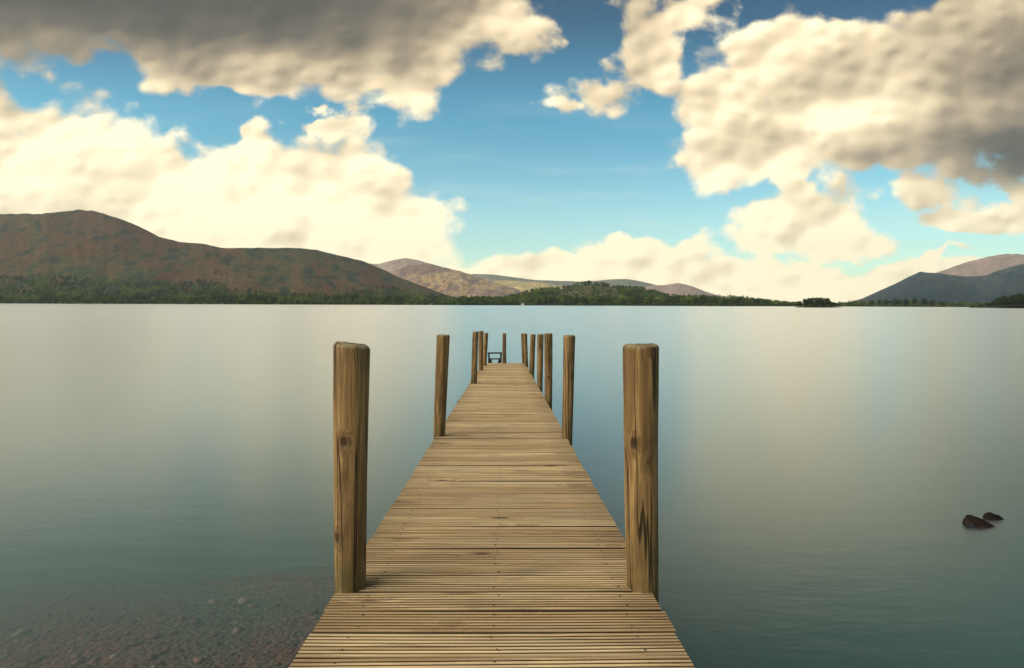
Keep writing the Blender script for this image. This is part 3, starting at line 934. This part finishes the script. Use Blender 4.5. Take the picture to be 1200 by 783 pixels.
# white cottage at the water edge
u, v = uv(612.5, 357); Y = shore_d(u) - 4
hs = empty('house', Vector((u * Y, Y, 0.2)))
tag(hs, 'tiny white house by the water among the far trees in the middle', 'house')
c = Vector((u * Y, Y, 1.7))
v_b, f_b = box_vf(c, 5.6, 4, 3.0)
mesh_obj('wall', v_b, f_b, M_white, hs)
rv = [(c.x + sx * 3.0, c.y + sy * 2.3, c.z + 1.503) for sx in (-1, 1) for sy in (-1, 1)] + [(c.x - 3.0, c.y, c.z + 3.2), (c.x + 3.0, c.y, c.z + 3.2)]
mesh_obj('roof', rv, [(0, 2, 3, 1), (0, 4, 5, 2), (1, 3, 5, 4), (0, 1, 4), (2, 5, 3)], M_slate, hs)
for dx_ in (-1.7, 0, 1.7):
    v_b, f_b = box_vf(c + Vector((dx_, -2.0, .2)), .9, .08, 1.0)
    mesh_obj('window', v_b, f_b, M_steel, hs)

# ------------------------------------------------------------------ jetty
HD = 704.0 / F                      # eye above the deck plane
SL = (384.0 - YH) / F               # the deck falls gently towards the lake
WID = 1.205
def deck(s, l, h=0.0):
    return Vector((-0.033 - 0.0114 * s + l, s + 0.0114 * l, CAM_Z - HD - SL * s + h))

jet = empty('jetty', deck(1.8, 0) * 1.0)
jet.location.z = -0.3
tag(jet, 'narrow wooden jetty with grooved planks and round posts running out into the lake', 'jetty')

PITCH = 0.1495
prof = []
NR = 7
PW = 0.1390
rp = PW / NR
gd = 0.010
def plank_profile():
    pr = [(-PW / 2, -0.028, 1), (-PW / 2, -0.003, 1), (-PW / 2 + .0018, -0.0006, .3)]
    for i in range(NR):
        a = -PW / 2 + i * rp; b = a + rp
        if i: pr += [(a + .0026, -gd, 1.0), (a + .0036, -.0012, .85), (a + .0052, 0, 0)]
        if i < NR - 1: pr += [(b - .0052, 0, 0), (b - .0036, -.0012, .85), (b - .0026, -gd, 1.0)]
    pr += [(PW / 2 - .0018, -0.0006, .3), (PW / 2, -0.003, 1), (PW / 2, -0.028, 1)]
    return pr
PR = plank_profile()
V, Fc, A, G = [], [], [], []
s0 = 1.978 - 22 * PITCH
n_pl = int((16.95 - s0) / PITCH)
r9 = random.Random(11)
# holes left for the posts
def pbase(px, py): return 704.0 / (py - 384.0)
for i in range(n_pl):
    s = s0 + (i + .5) * PITCH + r9.gauss(0, .0012)
    la = -WID / 2 + r9.gauss(0, .0025); lb = WID / 2 + r9.gauss(0, .0025)
    if abs(s - 704 / (468 - 384.)) < .08: la -= .02
    skew = r9.gauss(0, .0016); dz0 = r9.gauss(0, .0013); tw = r9.gauss(0, .0015)
    bow = r9.gauss(0, .0015)
    rnd = r9.random()
    NS = 6
    b0 = len(V)
    for j in range(NS + 1):
        f = j / NS; l = la + (lb - la) * f
        for (a, h, g) in PR:
            V.append(deck(s + a + skew * (f - .5) * 2, l, h + dz0 + tw * (f - .5) * (1 if a > 0 else -1) + bow * math.sin(math.pi * f)))
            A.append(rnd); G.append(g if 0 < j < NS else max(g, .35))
    m_ = len(PR)
    for j in range(NS):
        for q in range(m_ - 1):
            a = b0 + j * m_ + q
            Fc.append((a, a + m_, a + m_ + 1, a + 1))
        a = b0 + j * m_
        Fc.append((a, a + m_ - 1, a + 2 * m_ - 1, a + m_))
    Fc.append(tuple(b0 + q for q in range(m_)))
    Fc.append(tuple(b0 + NS * m_ + q for q in range(m_))[::-1])
# screw heads, two to a board at each bearer, sunk in the ridges
for i in range(n_pl):
    s = s0 + (i + .5) * PITCH
    for l in (-.47, 0.0, .47):
        for ds in (-2 * rp, 2 * rp):
            cx, cy = l + r9.uniform(-.012, .012), s + ds + r9.uniform(-.003, .003)
            b0 = len(V)
            for j in range(8):
                V.append(deck(cy + .0042 * math.sin(j * .7854), cx + .0042 * math.cos(j * .7854), .0016)); A.append(.5); G.append(1.0)
            Fc.append(tuple(range(b0, b0 + 8)))
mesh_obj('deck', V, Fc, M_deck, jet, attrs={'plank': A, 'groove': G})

# bearers under the planks
for l in (-.47, 0.0, .47):
    V = [deck(s, l + dl, h) for s in (s0 + .02, 16.9) for (dl, h) in ((-.05, -.031), (.05, -.031), (.05, -.18), (-.05, -.18))]
    mesh_obj('bearer', V, [(0, 1, 2, 3), (7, 6, 5, 4), (0, 4, 5, 1), (1, 5, 6, 2), (2, 6, 7, 3), (3, 7, 4, 0)], M_beam, jet)

def make_post(bx, by, bw, tx, ty, tw, back=0.0, ext=0.0, seed=0, slant=0.0, label=None):
    s = 704.0 / (by - 384.0) + back
    pb = at(bx, by, s); pt = at(tx, ty, s)
    rb, rt = bw / F * s / 2, tw / F * s / 2
    ax = (pt - pb)
    L = ax.length
    bot = bed_z(pb.x, pb.y) - .25
    ext = (pb.z - bot) / ax.normalized().z
    axn = ax.normalized()
    tot = L + ext
    NSg = 36; NRg = 70
    V, Fc, E, LO = [], [], [], []
    tx_ = Vector((1, 0, 0)); ty_ = axn.cross(tx_).normalized(); tx_ = ty_.cross(axn)
    hs_ = []
    for i in range(NRg + 1):
        q = i / NRg
        hs_.append(tot * (1 - (1 - q) ** 1.15))
    bev = .016
    hs_ = [h for h in hs_ if h < tot - bev * 1.3] + [tot - bev, tot - bev * .6, tot - bev * .25, tot - bev * .05]
    nb_ = len(hs_)
    for i, h in enumerate(hs_):
        f = max(0, (h - ext)) / L
        rad = rb + (rt - rb) * f if h > ext else rb
        dtop = tot - h
        shr = 0.0
        if dtop < bev: shr = bev * (1 - math.sqrt(max(0, 1 - ((bev - dtop) / bev) ** 2)))
        for j in range(NSg):
            a = 6.28318 * j / NSg
            ca, sa = math.cos(a), math.sin(a)
            dn = .045 * fbm(ca * 1.3 + seed * 7, sa * 1.3, h * 1.1, 3) + .020 * fbm(ca * 5 + seed, sa * 5, h * 1.4, 3) + .03 * max(0, fbm(ca * 2.0 + seed * 3, sa * 2.0, h * 4.0, 2) - .35)
            rr = rad * (1 + dn) - shr
            c_ = pb + axn * (h - ext)
            bend = .010 * math.sin(h * 2.1 + seed)
            off = tx_ * (ca * rr + bend * .6) + ty_ * sa * rr
            lift = 0.0
            if dtop < bev * 1.01: lift = ca * rr * slant + .004 * fbm(ca * 2, sa * 2, seed, 2)
            V.append(c_ + off + axn * lift)
            E.append(1.0 if dtop < bev * .5 else (.35 if dtop < bev else 0.0))
            LO.append(max(0.0, 1 - max(0, h - ext) / .35))
    for i in range(nb_ - 1):
        for j in range(NSg):
            a = i * NSg + j; b = i * NSg + (j + 1) % NSg
            Fc.append((a, b, b + NSg, a + NSg))
    V.append(pb + axn * (tot - ext) + Vector((0, 0, .001))); E.append(1.0); LO.append(0)
    t_ = (nb_ - 1) * NSg
    for j in range(NSg):
        Fc.append((t_ + j, t_ + (j + 1) % NSg, len(V) - 1))
    Fc.append(tuple(range(NSg))[::-1])
    o = mesh_obj('post', V, Fc, M_post, jet, smooth=True, attrs={'endgrain': E, 'low': LO})
    if label: o['label'] = label
    return o, s

posts = [
    (411.3, 683, 35, 413.5, 403.0, 41.5, -.04, .0, 1, -.14, 'thick near left post with a sloping top'),
    (515.3, 511, 13.6, 518.8, 392.3, 15.4, 0, 0, 2, 0, None),
    (554.8, 449.6, 7.2, 557.6, 388.6, 6.9, 0, 0, 3, 0, None),
    (563.2, 434.4, 5.4, 564.0, 387.9, 5.6, 0, 0, 4, 0, None),
    (568.0, 428.6, 4.6, 569.9, 390.2, 5.2, 0, 0, 5, 0, None),
    (591.3, 426.2, 4.6, 591.0, 390.6, 4.2, .12, 0, 6, 0, None),
    (754.3, 684, 36, 751.5, 403.5, 42.0, -.02, 0, 7, .02, 'thick near right post with dark knots'),
    (665.0, 513, 12.4, 666.4, 392.9, 14.0, 0, 0, 8, 0, None),
    (642.2, 468.2, 8.8, 643.0, 390.6, 10.0, 0, 0, 9, 0, None),
    (632.4, 453.0, 6.6, 633.8, 391.6, 7.5, 0, 0, 10, 0, None),
    (623.2, 438.0, 6.0, 625.0, 391.8, 6.1, 0, 0, 11, 0, None),
    (617.2, 429.4, 4.2, 615.6, 391.0, 4.3, 0, 0, 12, 0, None),
    (613.6, 426.2, 3.2, 612.2, 390.8, 3.5, .15, 0, 13, 0, None),
]
ss = []
for a in posts:
    o, s = make_post(*a)
    ss.append(s)
# cross beams carried by the posts
for s in sorted({round(x, 1) for x in ss if x < 16.5}):
    V = [deck(s + ds, l, h) for l in (-.60, .60) for (ds, h) in ((-.04, -.183), (.04, -.183), (.04, -.30), (-.04, -.30))]
    mesh_obj('cross_beam', V, [(0, 1, 2, 3), (7, 6, 5, 4), (0, 4, 5, 1), (1, 5, 6, 2), (2, 6, 7, 3), (3, 7, 4, 0)], M_beam, jet)

# black boarding frame at the far end
YF = 16.98
def fp(px, py, dy=0.0):
    q = at(px, py, YF); return Vector((q.x, q.y + dy, q.z))
bf = empty('boarding_frame', fp(580, 426.5))
tag(bf, 'small black metal frame with two rails at the far end of the jetty', 'boarding frame')
def slab(name, pts, th=.06):
    n = len(pts)
    V = [fp(x, y, -th / 2) for x, y in pts] + [fp(x, y, th / 2) for x, y in pts]
    Fc = [tuple(range(n)), tuple(range(n, 2 * n))[::-1]] + [(i, n + i, n + (i + 1) % n, (i + 1) % n) for i in range(n)]
    o = mesh_obj(name, V, Fc, M_steel, bf)
    bm = bmesh.new(); bm.from_mesh(o.data); bmesh.ops.recalc_face_normals(bm, faces=bm.faces); bm.to_mesh(o.data); bm.free()
slab('upright', [(572.0, 414.6), (574.0, 414.6), (574.0, 428), (572.0, 428)])
slab('upright', [(586.0, 414.6), (588.0, 414.6), (588.0, 428), (586.0, 428)])
slab('rail', [(571.6, 413.0), (588.4, 413.0), (588.4, 414.5), (571.6, 414.5)], .08)
slab('rail', [(574.1, 420.0), (585.9, 420.0), (585.9, 421.3), (574.1, 421.3)], .05)
slab('bracket', [(574.1, 421.4), (576.0, 421.4), (576.6, 424.4), (577.6, 426.6), (577.6, 428), (574.1, 428)], .055)
slab('bracket', [(585.9, 421.4), (584.0, 421.4), (583.4, 424.4), (582.4, 426.6), (582.4, 428), (585.9, 428)], .055)

# two wet rocks breaking the surface on the right
def rock(px, py, pts, seed, label):
    u, v = uv(px, py)
    Y = CAM_Z / -v; X = u * Y
    bm = bmesh.new()
    for q in pts: bm.verts.new((q[0] * 1.08, q[1] * 1.05, q[2] * (.92 if q[2] > 0 else .5)))
    r_ = bmesh.ops.convex_hull(bm, input=bm.verts)
    bmesh.ops.delete(bm, geom=[g for g in r_['geom_interior'] if isinstance(g, bmesh.types.BMVert)], context='VERTS')
    bmesh.ops.triangulate(bm, faces=bm.faces)
    for i in range(4):
        bmesh.ops.subdivide_edges(bm, edges=bm.edges, cuts=1, use_grid_fill=True)
        if i < 2: bmesh.ops.smooth_vert(bm, verts=bm.verts, factor=0.22, use_axis_x=True, use_axis_y=True, use_axis_z=True)
    bm.normal_update()
    for q in bm.verts:
        q.co += q.normal * (.008 * fbm(q.co.x * 16 + seed, q.co.y * 16, q.co.z * 16, 4) + .003 * fbm(q.co.x * 60 + seed, q.co.y * 60, q.co.z * 60, 3))
    V = [(X + q.co.x, Y + q.co.y, q.co.z) for q in bm.verts]
    Fc = [tuple(q.index for q in f.verts) for f in bm.faces]
    bm.free()
    return tag(mesh_obj('rock', V, Fc, M_rock, smooth=True), label, 'rock')
rock(1147, 615, [(-.13, .03, -.01), (-.075, .07, .085), (-.01, .07, .085), (.06, .01, .055), (.13, -.06, -.01), (.03, -.10, -.02), (-.07, -.06, -.01),
                 (-.08, .10, -.16), (.08, .10, -.16), (.08, .04, -.16), (-.05, .04, -.16)], 2.0, 'larger dark red brown rock breaking the water at right, nearer the camera')
rock(1165, 608, [(-.10, .01, .0), (-.055, .05, .050), (.01, .05, .060), (.06, .03, .040), (.115, -.01, -.01), (.02, -.05, -.015), (-.06, -.04, -.01),
                 (-.06, .08, -.14), (.07, .08, -.14), (.07, .04, -.14), (-.05, .04, -.14)], 9.0, 'smaller low dark rock in the water just behind the larger one')

# ------------------------------------------------------------------ air
m, k2, o2 = material('air')
pv = k2.n('ShaderNodeVolumePrincipled')
k2.put(pv.inputs['Color'], (0.74, 0.87, 1.0))
pv.inputs['Density'].default_value = 5.2e-5
pv.inputs['Anisotropy'].default_value = 0.2
k2.l(pv.outputs[0], o2.inputs['Volume'])
v, f = box_vf((0, 4250, 497), 19000, 10600, 1014)
hz = mesh_obj('haze', v, f, m)
tag(hz, 'thin pale haze over the lake and hills', 'haze', kind='stuff')
